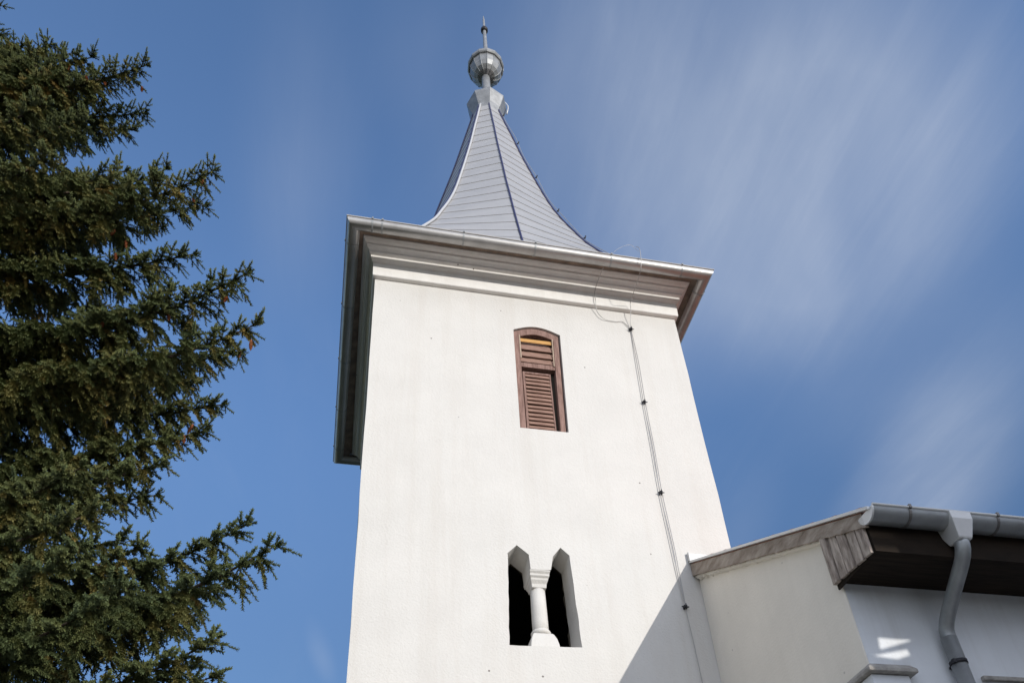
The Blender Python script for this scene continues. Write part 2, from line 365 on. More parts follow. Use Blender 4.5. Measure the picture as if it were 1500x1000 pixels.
# gutter round the eaves
def gutter_path(prof, fxL=.49, fxR=.50, front=.74, back=.36, fxLb=.60):
    """prof: (inward distance from the outer lip, z)"""
    rings = []
    for i_, z in prof:
        rings.append([(-H-fxL+i_, -front+i_, z), (H+fxR-i_, -front+i_, z), (H+fxR-i_, TD+back-i_, z), (-H-fxLb+i_, TD+back-i_, z)])
    return rings
ZG = 13.283
def half_round(rad, z, n=14, a0=0, a1=180):
    return [(rad - rad*math.cos(R(a)), z - rad*math.sin(R(a))) for a in [a0+(a1-a0)*k/n for k in range(n+1)]]
bm = bmesh.new()
GR = .098
prof = [(p[0]+.012, p[1]) for p in half_round(GR, ZG-.012)]
inner_p = [(p[0]+.016, p[1]+.004) for p in half_round(GR-.004, ZG-.012)]
rings = gutter_path(prof + inner_p[::-1])
rv = [[bm.verts.new(p) for p in rg] for rg in rings]
nn = len(prof)
for k, (a, b) in enumerate(zip(rv, rv[1:]+rv[:1])):
    for i in range(4):
        fc = bm.faces.new((a[i], a[(i+1) % 4], b[(i+1) % 4], b[i])); fc.smooth = False
gut = link('gutter', bm, M['zinc'], tower, origin=(0, 2.2, 13.1))
for p in gut.data.polygons: p.use_smooth = True
gut.data.set_sharp_from_angle(angle=R(35))
# rolled bead on the lip
bm = bmesh.new()
rings = gutter_path([(.012 - .014*math.cos(R(a)), ZG + .008 + .014*math.sin(R(a))) for a in range(0, 360, 30)])
rv = [[bm.verts.new(p) for p in rg] for rg in rings]
for a, b in zip(rv, rv[1:]+rv[:1]):
    for i in range(4): bm.faces.new((a[i], a[(i+1) % 4], b[(i+1) % 4], b[i]))
link('bead', bm, M['bead'], gut)
def strap(axis, c, outer, sgn):
    bm = bmesh.new(); rr = GR+.005
    pf = [(p[0]+.007, p[1]) for p in half_round(rr, ZG-.012)] + [(p[0]+.014, p[1]) for p in half_round(rr-.007, ZG-.012)][::-1]
    rings = []
    for w in (-.013, .013):
        rings.append([((c+w, outer+i_*sgn, z) if axis == 0 else (outer+i_*sgn, c+w, z)) for i_, z in pf])
    loft(bm, rings, True, True, True)
    if axis == 0: box(bm, (c-.013, min(outer-.012*sgn, outer+.02*sgn), ZG), (c+.013, max(outer-.012*sgn, outer+.02*sgn), ZG+.032))
    else: box(bm, (min(outer-.012*sgn, outer+.02*sgn), c-.013, ZG), (max(outer-.012*sgn, outer+.02*sgn), c+.013, ZG+.032))
    return link('strap', bm, M['zinc_dark'], gut)
for x in (-2.60, -2.45, -1.19, -.04, 1.22, 2.44): strap(0, x, -.74, 1)
for y in (-.30, .9, 2.1, 3.3, 4.4):
    strap(1, y, -H-.49-.11*(y+.74)/5.6, 1); strap(1, y, H+.50, -1)

# roof edge sheet just above the gutter
bm = bmesh.new()
rg = gutter_path([(.075, ZG+.055), (.075, ZG+.075), (.20, ZG+.10)])
rv = [[bm.verts.new(p) for p in r_] for r_ in rg]
for a, b in zip(rv, rv[1:]):
    for i in range(4): bm.faces.new((a[i], a[(i+1) % 4], b[(i+1) % 4], b[i]))
link('eave_flashing', bm, M['zinc_dark'], tower)

# spire: eight concave faces growing out of the square eaves
SPZ = [13.33, 13.6, 14.0, 14.59, 15.45, 16.1, 16.6, 17.3, 18.0, 18.9, 19.8, 20.7, 21.75, 22.6, 23.6]
AX = [3.02, 2.72, 2.47, 2.27, 2.04, 1.88, 1.76, 1.60, 1.43, 1.24, 1.045, .855, .655, .49, .30]
DG = [4.10, 3.62, 3.26, 2.90, 2.44, 2.12, 1.93, 1.675, 1.465, 1.25, 1.05, .86, .66, .49, .30]
def cubic(xs, ys, x):
    if x <= xs[0]: return ys[0]
    if x >= xs[-1]: return ys[-1]
    i = max(j for j in range(len(xs)-1) if xs[j] <= x)
    t = (x-xs[i])/(xs[i+1]-xs[i])
    def sl(j):
        if j <= 0: return (ys[1]-ys[0])/(xs[1]-xs[0])
        if j >= len(xs)-1: return (ys[-1]-ys[-2])/(xs[-1]-xs[-2])
        return (ys[j+1]-ys[j-1])/(xs[j+1]-xs[j-1])
    h = xs[i+1]-xs[i]; a, b = sl(i)*h, sl(i+1)*h
    return (2*t**3-3*t*t+1)*ys[i] + (t**3-2*t*t+t)*a + (-2*t**3+3*t*t)*ys[i+1] + (t**3-t*t)*b
def xc_at(z): return XC*min(1, max(0, (z-13.3)/8.0))
def spire_pt(k, z, push=0.0):
    """k: vertex index, azimuth 45*k"""
    r = cubic(SPZ, AX if k % 2 == 0 else DG, z) + push
    a = R(45*k)
    x = xc_at(z) + r*math.cos(a); y = YC + r*math.sin(a)
    if k % 2 == 1 and z < 15.0:                      # corners run out to the corners of the square eaves
        t = min(1, max(0, (15.0-z)/(15.0-13.33)))**2
        tx = math.copysign(2.90, math.cos(a)); ty = -.62 if math.sin(a) < 0 else 4.80
        x = x*(1-t)+tx*t; y = y*(1-t)+ty*t
    return Vector((x, y, z))
bm = bmesh.new()
rows = []; z = 13.33
while z < 23.35:
    rows.append(z); z += .43 if z > 15 else .38
rows.append(23.6)
for ri, (za, zb) in enumerate(zip(rows, rows[1:])):
    sub = 1
    A = [spire_pt(k, za, .009) for k in range(8)]; B = [spire_pt(k, zb+.0, .0) for k in range(8)]
    A0 = [spire_pt(k, za, .0) for k in range(8)]
    loft(bm, [A0, A, B], True)
spire = link('spire', bm, M['spire'], tower, origin=(0, YC, 13.33))
def ridge_line(k, off, rad, name, m, parent, z0=13.45, z1=23.5, side_=0.0):
    bm = bmesh.new(); pts = []
    z = z0
    while z < z1:
        p = spire_pt(k, z, off)
        if side_:
            t_ = Vector((-math.sin(R(45*k)), math.cos(R(45*k)), 0)); p = p + t_*side_
        pts.append(p); z += .14
    tube(bm, pts, rad, 6)
    return link(name, bm, m, parent)
for k in range(8):
    ridge_line(k, .018, .020, 'ridge_cap', M['ridge'], spire)
    if k in (5,):
        ridge_line(k, .012, .026, 'edge_strip', M['ridge_light'], spire, z0=14.6, side_=.055)
# lightning conductor along one ridge on stand-offs
bm = bmesh.new(); pts = [spire_pt(7, z_, .065 + .015*math.sin(z_*3)) for z_ in np.arange(14.3, 23.6, .25)]
tube(bm, pts, .007, 5)
cond = link('ridge_conductor', bm, M['wire'], tower)
for z_ in (15.1, 16.25, 17.65, 19.35, 21.2, 22.9):
    bm = bmesh.new(); a = spire_pt(7, z_, 0); b = spire_pt(7, z_, .085)
    tube(bm, [a, b], .010, 6); tube(bm, [b-Vector((.01, -.01, .035)), b+Vector((.01, -.01, .035))], .015, 6)
    link('stand_off', bm, M['clip'], cond)

# collar under the finial: flared octagonal cap
CX, CY = 0.05, YC
bm = bmesh.new()
o8 = [(.345, 23.12), (.352, 23.20), (.40, 23.45), (.52, 23.80), (.535, 23.86), (.52, 23.90), (.30, 24.12), (.16, 24.25)]
lathe(bm, CX, CY, o8, 8, 0, smooth=False)
collar = link('collar', bm, M['finial'], tower, bevel=.008)
# finial
bm = bmesh.new()
lathe(bm, .075, CY, [(.125, 24.15), (.125, 24.2), (.115, 24.6), (.112, 25.7)], 18, cap1=True)
finial = link('finial', bm, M['finial'], tower, origin=(.075, CY, 24.15))
bm = bmesh.new()
# gored bowl (12 flat gores)
prof = [(.13, 25.470), (.24, 25.520), (.335, 25.610), (.40, 25.730), (.435, 25.860), (.44, 25.960)]
lathe(bm, .09, CY, prof, 14, R(8), smooth=False)
link('ball', bm, M['finial'], finial, bevel=.004)
bm = bmesh.new()
prof = [(.40, 25.960), (.475, 25.965), (.505, 26.000), (.505, 26.100), (.48, 26.160), (.40, 26.250), (.28, 26.370), (.12, 26.460), (.07, 26.500)]
lathe(bm, .09, CY, prof, 14, R(8), smooth=False)
link('ball_rim', bm, M['finial'], finial, bevel=.006)
bm = bmesh.new()
for k in range(14):
    a = R(8)+2*math.pi*k/14
    P = [Vector((.09+r_*math.cos(a), CY+r_*math.sin(a), z_)) for r_, z_ in ((.14, 25.465), (.247, 25.515), (.343, 25.605), (.408, 25.728), (.443, 25.860), (.447, 25.960))]
    tube(bm, P, .009, 5)
link('ball_seams', bm, M['zinc_dark'], finial)
bm = bmesh.new()
lathe(bm, .125, CY, [(.075, 26.12), (.070, 26.6), (.060, 27.5), (.052, 28.45), (.038, 28.55), (.032, 29.05), (.010, 29.32)], 14)
link('spike', bm, M['finial'], finial)
bm = bmesh.new()
lathe(bm, .125, CY, [(.058, 28.30), (.10, 28.32), (.105, 28.42), (.09, 28.47), (.05, 28.48)], 14)
link('spike_ring', bm, M['clip'], finial)
bm = bmesh.new()
tube(bm, [(.585, CY, 26.05), (.60, CY, 26.25), (.585, CY, 26.5), (.56, CY, 26.62)], .012, 6)
link('wire_loop', bm, M['zinc_light'], finial)
bm = bmesh.new()
tube(bm, [(.52, CY-.2, 23.3), (.57, CY-.2, 23.6), (.585, CY-.15, 23.85), (.56, CY-.1, 24.05), (.53, CY-.1, 24.12)], .016, 6)
link('wire_loop', bm, M['zinc_light'], collar)

# louvred window
bm = bmesh.new()
def ringframe(bm, outer, inner, y0, y1):
    n = len(outer)
    of = [bm.verts.new((p[0], y0, p[1])) for p in outer]; inf = [bm.verts.new((p[0], y0, p[1])) for p in inner]
    ob = [bm.verts.new((p[0], y1, p[1])) for p in outer]; ib = [bm.verts.new((p[0], y1, p[1])) for p in inner]
    for i in range(n):
        j = (i+1) % n
        bm.faces.new((of[i], of[j], inf[j], inf[i])); bm.faces.new((ob[j], ob[i], ib[i], ib[j]))
        bm.faces.new((inf[i], inf[j], ib[j], ib[i])); bm.faces.new((of[j], of[i], ob[i], ob[j]))
NO = 12
def arch(x0, x1, z0, zs_, rise, x0t=None, x1t=None):
    x0t = x0 if x0t is None else x0t; x1t = x1 if x1t is None else x1t
    return [(x0, z0), (x1, z0)] + [(x1t-(x1t-x0t)*t/NO, zs_+rise*math.sin(math.pi*t/NO)) for t in range(NO+1)]
outer = arch(-.325, .352, 9.925, 12.03, .12, -.318, .405)
inner = arch(-.235, .272, 9.95, 11.93, .085, -.232, .318)
ringframe(bm, outer, inner, .025, .15)
wfr = link('louvre_window', bm, M['frame'], tower, bevel=.006, origin=(.03, .08, 9.925))
bm = bmesh.new(); box(bm, (-.232, .035, 11.25), (.297, .13, 11.345)); link('transom', bm, M['frame'], wfr, bevel=.005)
bm = bmesh.new(); box(bm, (-.236, .018, 11.43), (-.217, .028, 11.96)); link('bare_edge', bm, M['bare'], wfr)
bm = bmesh.new(); box(bm, (.285, .018, 11.32), (.302, .028, 11.94), Matrix.Rotation(R(1.4), 3, 'Y'), Vector((.29, .02, 11.6))); link('bare_edge', bm, M['bare'], wfr)
def slat(x0, x1, z, y, w, t, tilt, m, nm='slat'):
    bm = bmesh.new()
    vs = box(bm, (x0, y-t/2, z), (x1, y+t/2, z+w))
    bmesh.ops.rotate(bm, verts=vs, cent=Vector((0, y, z)), matrix=Matrix.Rotation(R(tilt), 3, 'X'))
    return bm
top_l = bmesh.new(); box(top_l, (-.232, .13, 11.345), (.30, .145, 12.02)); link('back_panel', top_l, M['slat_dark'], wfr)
rnd = random.Random(9)
for i, (z_, m_) in enumerate(((11.83, 'yellow'), (11.655, 'slat'), (11.50, 'slat'), (11.365, 'slat'))):
    bm = slat(-.228, .30, z_, .045, .165 if i else .09, .014, -14 if i else -8, M[m_])
    link('slat', bm, M[m_], wfr)
bm = bmesh.new(); box(bm, (-.215, .055, 9.955), (-.180, .095, 11.17)); box(bm, (.200, .055, 9.955), (.222, .095, 11.17)); box(bm, (-.180, .055, 11.135), (.200, .095, 11.17)); box(bm, (-.180, .055, 9.955), (.200, .095, 9.985))
sh = link('shutter', bm, M['frame'], wfr, bevel=.004)
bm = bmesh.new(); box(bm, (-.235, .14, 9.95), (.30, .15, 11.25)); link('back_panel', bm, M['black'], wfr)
for i in range(14):
    z_ = 9.985 + i*.0825
    bm = slat(-.178+rnd.uniform(-.001, .001), .198, z_+rnd.uniform(-.004, .004), 0.050, .106, .010, -19+rnd.uniform(-4, 4), None)
    link('slat', bm, M['slat'], sh)

# belfry column
bm = bmesh.new()
CXC = -.216; CYC = .205
lathe(bm, CXC, CYC, [(.098, 6.60), (.100, 6.8), (.098, 7.0), (.094, 7.27)], 28)
shaft = link('column', bm, M['plaster'], tower, origin=(CXC, CYC, 6.36))
bm = bmesh.new()
def sq(r, z, cx=CXC, cy=CYC, ry=None): ry = r if ry is None else ry; return [(cx-r, cy-ry, z), (cx+r, cy-ry, z), (cx+r, cy+ry, z), (cx-r, cy+ry, z)]
def blk(r, z, y0, y1): return [(CXC-r, y0, z), (CXC+r, y0, z), (CXC+r, y1, z), (CXC-r, y1, z)]
loft(bm, [blk(.131, 7.474, .004, .40), blk(.131, 7.455, .006, .40), blk(.127, 7.43, .03, .38), blk(.127, 7.405, .034, .38), blk(.115, 7.385, .06, .35), blk(.112, 7.36, .066, .34), blk(.098, 7.32, .098, .315), blk(.094, 7.27, .108, .30)], True, True, True)
link('capital', bm, M['plaster'], shaft, bevel=.006)
bm = bmesh.new()
loft(bm, [blk(.182, 6.32, .02, .40), blk(.176, 6.42, .03, .39), blk(.160, 6.50, .045, .37), blk(.135, 6.57, .07, .34), blk(.118, 6.60, .09, .32)], True, True, True)
lathe(bm, CXC, CYC, [(.10, 6.61), (.122, 6.625), (.125, 6.65), (.112, 6.675), (.10, 6.68)], 28)
link('base', bm, M['plaster'], shaft, bevel=.012)

# lightning cable on the wall
def cab(pts, rad=.0055):
    bm = bmesh.new()
    # Catmull-Rom smoothing
    P = [Vector(p) for p in pts]; Q = []
    for i in range(len(P)-1):
        p0, p1, p2, p3 = P[max(i-1, 0)], P[i], P[i+1], P[min(i+2, len(P)-1)]
        for s in range(6):
            t = s/6; Q.append(.5*((2*p1)+(p2-p0)*t+(2*p0-5*p1+4*p2-p3)*t*t+(3*p1-p0-3*p2+p3)*t**3))
    Q.append(P[-1]); tube(bm, Q, rad, 6); return bm
bm = cab([(1.70, -.70, 13.66), (1.70, -.79, 13.5), (1.70, -.79, 13.3), (1.695, -.70, 13.05), (1.69, -.42, 12.98), (1.68, -.16, 12.92), (1.67, -.13, 12.75), (1.655, -.018, 12.39), (1.64, -.03, 11.6), (1.622, -.03, 10.70), (1.612, -.025, 9.8), (1.60, -.03, 8.91), (1.615, -.025, 8.0), (1.64, -.03, 7.03), (1.67, -.025, 5.9), (1.68, -.03, 3.0), (1.68, -.03, 0.3)])
cable = link('lightning_cable', bm, M['wire'], tower)
bm = cab([(1.655, -.018, 12.39), (1.60, -.015, 12.50), (1.53, -.015, 12.575), (1.42, -.015, 12.555), (1.28, -.015, 12.56), (1.17, -.035, 12.60), (1.10, -.05, 12.74), (1.085, -.115, 12.90), (1.085, -.12, 13.08), (1.10, -.30, 13.17), (1.13, -.55, 13.2)])
link('loop_wire', bm, M['wire'], cable)
bm = cab([(1.24, -.60, 13.38), (1.32, -.66, 13.50), (1.45, -.70, 13.60), (1.60, -.72, 13.66), (1.68, -.70, 13.60), (1.695, -.76, 13.45)], .0025)
link('loop_wire', bm, M['wire'], cable)
bm = cab([(1.66, -.018, 12.39), (1.672, -.03, 11.6), (1.650, -.03, 10.70), (1.652, -.025, 9.8), (1.632, -.03, 8.91), (1.655, -.025, 8.0), (1.648, -.03, 7.4), (1.648, -.03, 7.03)])
link('second_wire', bm, M['wire'], cable)
for x, z_ in ((1.655, 12.39), (1.635, 10.70), (1.615, 8.91), (1.642, 7.03), (1.675, 5.2), (1.68, 3.4), (1.68, 1.6)):
    bm = bmesh.new(); box(bm, (x-.022, -.05, z_-.022), (x+.022, .001, z_+.022)); box(bm, (x-.05, -.04, z_-.006), (x+.05, -.028, z_+.008)); tube(bm, [(x, -.06, z_-.035), (x, -.06, z_+.035)], .008, 6)
    link('clip', bm, M['clip'], cable, bevel=.003)

# ------------------------------------------------------------------ nave on the right
NX, NY = 1.925, -2.66
nave = empty('church_nave', (8, 2.4, 0), 'low white church hall with tiled roof and metal gutter joined to the tower', 'building')
NXE = 17.0; SL = .532; ZV = 7.75
def zr(y): return ZV + SL*y if y <= 2.4 else ZV + SL*(4.8-y)
# gable wall (cream side facing left)
bm = bmesh.new()
poly = [(-2.66, 0), (-.004, 0), (-.004, zr(-.004)-.12), (-2.66, zr(-2.66)-.12)]
prism(bm, poly, 0, NX, NX+.4)
link('gable_wall', bm, M['cream'], nave, bevel=.008)
# front wall with window openings
bm = bmesh.new()
wins = []
xw = 3.06
holes = []
while xw < 15:
    holes.append([(xw, 2.7), (xw+1.15, 2.7), (xw+1.15, 4.71), (xw, 4.71)]); wins.append(xw); xw += 2.6
wall_with_holes(bm, [(NX+.01, 0), (NXE, 0), (NXE, 5.70), (NX+.01, 5.70)], holes, NY-.003, [.22]*len(holes))
link('front_wall', bm, M['nave_plaster'], nave)
for xw in wins:
    bm = bmesh.new()
    ringframe(bm, [(xw, 2.7), (xw+1.15, 2.7), (xw+1.15, 4.71), (xw, 4.71)], [(xw+.08, 2.78), (xw+1.07, 2.78), (xw+1.07, 4.63), (xw+.08, 4.63)], NY+.12, NY+.20)
    box(bm, (xw+.545, NY+.125, 2.78), (xw+.605, NY+.195, 4.63)); box(bm, (xw+.08, NY+.13, 3.95), (xw+.545, NY+.19, 4.0)); box(bm, (xw+.605, NY+.13, 3.95), (xw+1.07, NY+.19, 4.0))
    w = link('window', bm, M['white_wood'], nave)
    bm = bmesh.new(); box(bm, (xw+.05, NY+.155, 2.75), (xw+1.10, NY+.16, 4.68)); link('pane', bm, M['glass'], w)
    bm = bmesh.new(); box(bm, (xw-.06, NY-.05, 4.70), (xw+1.21, NY-.004, 4.745)); link('hood', bm, M['stone'], w, bevel=.01)
# remaining walls
bm = bmesh.new()
prism(bm, [(NY, 0), (7.46, 0), (7.46, 5.7), (2.4, 8.7), (NY, 5.7)], 0, NXE, NXE+.3)
box(bm, (NX, 7.2, 0), (NXE, 7.46, 5.7)); box(bm, (NX, TD+.004, 0), (NX+.3, 7.2, 5.7))
link('rear_wall', bm, M['nave_plaster'], nave)
# roof: tiles over boards
bm = bmesh.new()
def quad(bm, pts, mi=0): fc = bm.faces.new([bm.verts.new(p) for p in pts]); fc.material_index = mi; return fc
VX = 1.842; YE = -3.28; t_ = .05
def slab(x0, x1, y0, y1):
    a = [(x0, y0, zr(y0)), (x1, y0, zr(y0)), (x1, y1, zr(y1)), (x0, y1, zr(y1))]
    b = [(p[0], p[1], p[2]-t_) for p in a]
    va = [bm.verts.new(p) for p in a]; vb = [bm.verts.new(p) for p in b]
    bm.faces.new(va); bm.faces.new(vb[::-1])
    for i in range(4): bm.faces.new((va[i], vb[i], vb[(i+1) % 4], va[(i+1) % 4]))
slab(VX+.02, NXE+.4, YE, -.003); slab(2.502, NXE+.4, -.003, 2.4); slab(2.502, NXE+.4, 2.4, 8.1)
roof = link('roof', bm, M['tile'], nave)
bm = bmesh.new()                                     # courses of roll tiles
y = YE
while y < 2.4:
    y1 = min(y+.34, 2.4)
    x0 = VX+.03 if y1 <= -.02 else 2.52
    n = 220; top = []; bot = []
    for i in range(n+1):
        x = x0 + (NXE+.35-x0)*i/n
        h_ = .018*(1+math.sin(i*math.pi/1.0*.5))
        top.append((x, y, zr(y)+.035+h_)); bot.append((x, y1, zr(y1)+.006+h_))
    loft(bm, [top, bot], False)
    y += .34
link('tiles', bm, M['tile'], roof)
# verge: metal edge strip and weathered barge board
bm = bmesh.new()
def sl_bar(bm, x0, x1, ya, yb, o0, o1):
    v = [(x0, ya, zr(ya)+o0), (x1, ya, zr(ya)+o0), (x1, ya, zr(ya)+o1), (x0, ya, zr(ya)+o1)]
    w = [(x0, yb, zr(yb)+o0), (x1, yb, zr(yb)+o0), (x1, yb, zr(yb)+o1), (x0, yb, zr(yb)+o1)]
    loft(bm, [v, w], True, True, True)
sl_bar(bm, VX-.02, VX+.06, -3.42, -.002, -.006, .028)
link('verge_flashing', bm, M['zinc_light'], roof, bevel=.003)
bm = bmesh.new()
n = 60
ys = [-3.30 + (3.298)*i/n for i in range(n+1)]
rb = random.Random(3)
ringsL = []
for i, y in enumerate(ys):
    lowo = -.208 + (.040*(-y/3.4)) + rb.uniform(-.006, .006)
    ringsL.append([(VX, y, zr(y)+lowo), (VX, y, zr(y)-.024), (VX+.035, y, zr(y)-.024), (VX+.035, y, zr(y)+lowo)])
loft(bm, ringsL, True, True, True)
link('barge_board', bm, M['oldwood'], roof)
bm = bmesh.new()                                     # crumbling mortar under the board
mr_ = []
for i in range(121):
    y = -.02 - 2.62*i/120
    dep = .012 + .035*rb.random()*(1-i/130)
    zt = zr(y)-.19+.040*(-y/3.4)
    mr_.append([(VX+.022+rb.uniform(0, .01), y, zt-.02-dep), (VX+.04, y, zt+.05), (NX-.002, y, zt+.05), (NX-.002, y, zt-.03-dep*1.3)])
loft(bm, mr_, True, True, True)
link('mortar', bm, M['cream'], roof)
# flashing against the tower
bm = bmesh.new()
box(bm, (1.83, -.03, 7.73), (2.53, -.006, 7.885)); box(bm, (1.822, -.06, 7.74), (1.832, -.006, 7.895))
link('flashing', bm, M['zinc_light'], roof, bevel=.003)
# boxed eave: end boards, soffit, fascia
bm = bmesh.new()
yb0 = -2.635
prev = yb0
for i, w in enumerate((.105, .13, .13, .13, .12)):
    y1 = prev - w
    zb = lambda yy: 5.655 + (yy+2.66)*.105
    x_ = VX+.012 + (.006 if i % 2 else 0)
    poly = [(prev-.009, zb(prev) - (.012 if i == 0 else 0)), (y1+.009, zb(y1)), (y1+.009, zr(y1)-.15), (prev-.009, zr(prev)-.15)]
    prism(bm, poly, 0, x_-(.012 if i == 0 else 0), x_+.03)
    prev = y1
link('end_board', bm, M['endboard'], roof, bevel=.004)
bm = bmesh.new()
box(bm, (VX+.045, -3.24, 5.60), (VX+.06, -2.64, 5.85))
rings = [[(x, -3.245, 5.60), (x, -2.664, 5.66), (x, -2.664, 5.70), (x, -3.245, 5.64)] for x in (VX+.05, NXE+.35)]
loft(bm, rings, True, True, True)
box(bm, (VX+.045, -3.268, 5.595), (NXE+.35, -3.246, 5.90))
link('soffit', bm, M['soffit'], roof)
# gutter of the nave
ZN = 5.950; NL = -3.47; NR = .105
bm = bmesh.new()
pf = [(p[0]+.012, p[1]) for p in half_round(NR, ZN-.01)] + [(p[0]+.016, p[1]+.003) for p in half_round(NR-.004, ZN-.01)][::-1]
rings = [[(x, NL+i_, z_) for i_, z_ in pf] for x in (VX+.02, NXE+.4)]
loft(bm, rings, True, True, True, smooth=True)
ngut = link('gutter', bm, M['zinc_dark'], nave); ngut.data.set_sharp_from_angle(angle=R(35))
ngut['label'] = 'long grey metal half-round gutter along the low eave'
bm = bmesh.new(); tube(bm, [(VX+.01, NL+.010, ZN+.006), (NXE+.4, NL+.010, ZN+.006)], .013, 8); link('bead', bm, M['zinc_light'], ngut)
bm = bmesh.new()
pe = [(NL+p[0]+.010, p[1]) for p in half_round(NR+.006, ZN-.006, 16)]
prism(bm, pe, 0, VX+.0, VX+.018); link('end_cap', bm, M['zinc_light'], ngut)
bm = bmesh.new(); box(bm, (VX+.03, NL+.20, ZN-.02), (NXE+.4, NL+.205, ZN+.02)); link('drip_edge', bm, M['zinc_dark'], ngut)
for x in (2.215, 3.10, 3.9, 4.8, 5.7, 6.6, 7.5, 8.4, 9.3, 10.2, 11.1, 12, 12.9, 13.8, 14.7):
    bm = bmesh.new()
    pf = [(p[0]+.006, p[1]) for p in half_round(NR+.006, ZN-.01)] + [(p[0]+.012, p[1]) for p in half_round(NR, ZN-.01)][::-1]
    loft(bm, [[(x+w, NL+i_, z_) for i_, z_ in pf] for w in (-.012, .012)], True, True, True)
    box(bm, (x-.012, NL-.01, ZN-.01), (x+.012, NL+.03, ZN+.028))
    link('strap', bm, M['strap'], ngut)
# hopper and downpipe
DX = 2.70
bm = bmesh.new()
yc_ = NL+.112
def rect(x, y, w, d, z): return [(x-w, y-d, z), (x+w, y-d, z), (x+w, y+d, z), (x-w, y+d, z)]
loft(bm, [rect(DX, yc_, .108, .122, ZN-.005), rect(DX, yc_, .104, .120, ZN-.08), rect(DX, yc_, .070, .075, ZN-.24), rect(DX, yc_, .064, .066, ZN-.26)], True, False, True)
hop = link('hopper', bm, M['zinc_light'], nave, bevel=.008)
bm = bmesh.new()
P = [(DX, yc_, ZN-.24), (DX, yc_, ZN-.28), (DX+.0, yc_+.012, ZN-.32), (DX+.005, yc_+.05, ZN-.37), (DX+.012, yc_+.11, ZN-.42), (DX+.02, yc_+.30, ZN-.56), (DX+.03, yc_+.46, ZN-.68), (DX+.036, yc_+.535, ZN-.745), (DX+.04, yc_+.575, ZN-.80), (DX+.042, yc_+.59, ZN-.87), (DX+.042, yc_+.592, ZN-.95)]
tube(bm, P, .064, 22)
tube(bm, [(DX+.042, yc_+.592, ZN-.88), (DX+.042, yc_+.592, .2)], .069, 22)
pipe = link('downpipe', bm, M['zinc_dark'], nave)
for z_ in (4.80, 3.2, 1.6):
    bm = bmesh.new(); lathe(bm, DX+.042, yc_+.592, [(.072, z_), (.076, z_), (.076, z_+.035), (.072, z_+.035)], 22); box(bm, (DX+.02, yc_+.63, z_+.006), (DX+.06, NY-.002, z_+.028)); box(bm, (DX-.045, yc_+.54, z_), (DX-.015, yc_+.57, z_+.035))
    link('pipe_bracket', bm, M['clip'], pipe)
# corner pilaster with a weathered cap
bm = bmesh.new()
def R4(x0, x1, y0, y1, z): return [(x0, y0, z), (x1, y0, z), (x1, y1, z), (x0, y1, z)]
loft(bm, [R4(1.875, 2.24, -2.72, -2.28, 0), R4(1.875, 2.24, -2.72, -2.28, 4.695)], True, True, True)
pil = link('pilaster', bm, M['nave_plaster'], nave, bevel=.008)
bm = bmesh.new()
loft(bm, [R4(1.83, 2.30, -2.78, -2.20, 4.70), R4(1.83, 2.30, -2.78, -2.20, 4.735), R4(1.88, 2.28, -2.73, -2.26, 4.79), R4(1.91, 2.27, -2.70, -2.29, 4.80)], True, True, True)
link('cap', bm, M['stone'], pil, bevel=.008)

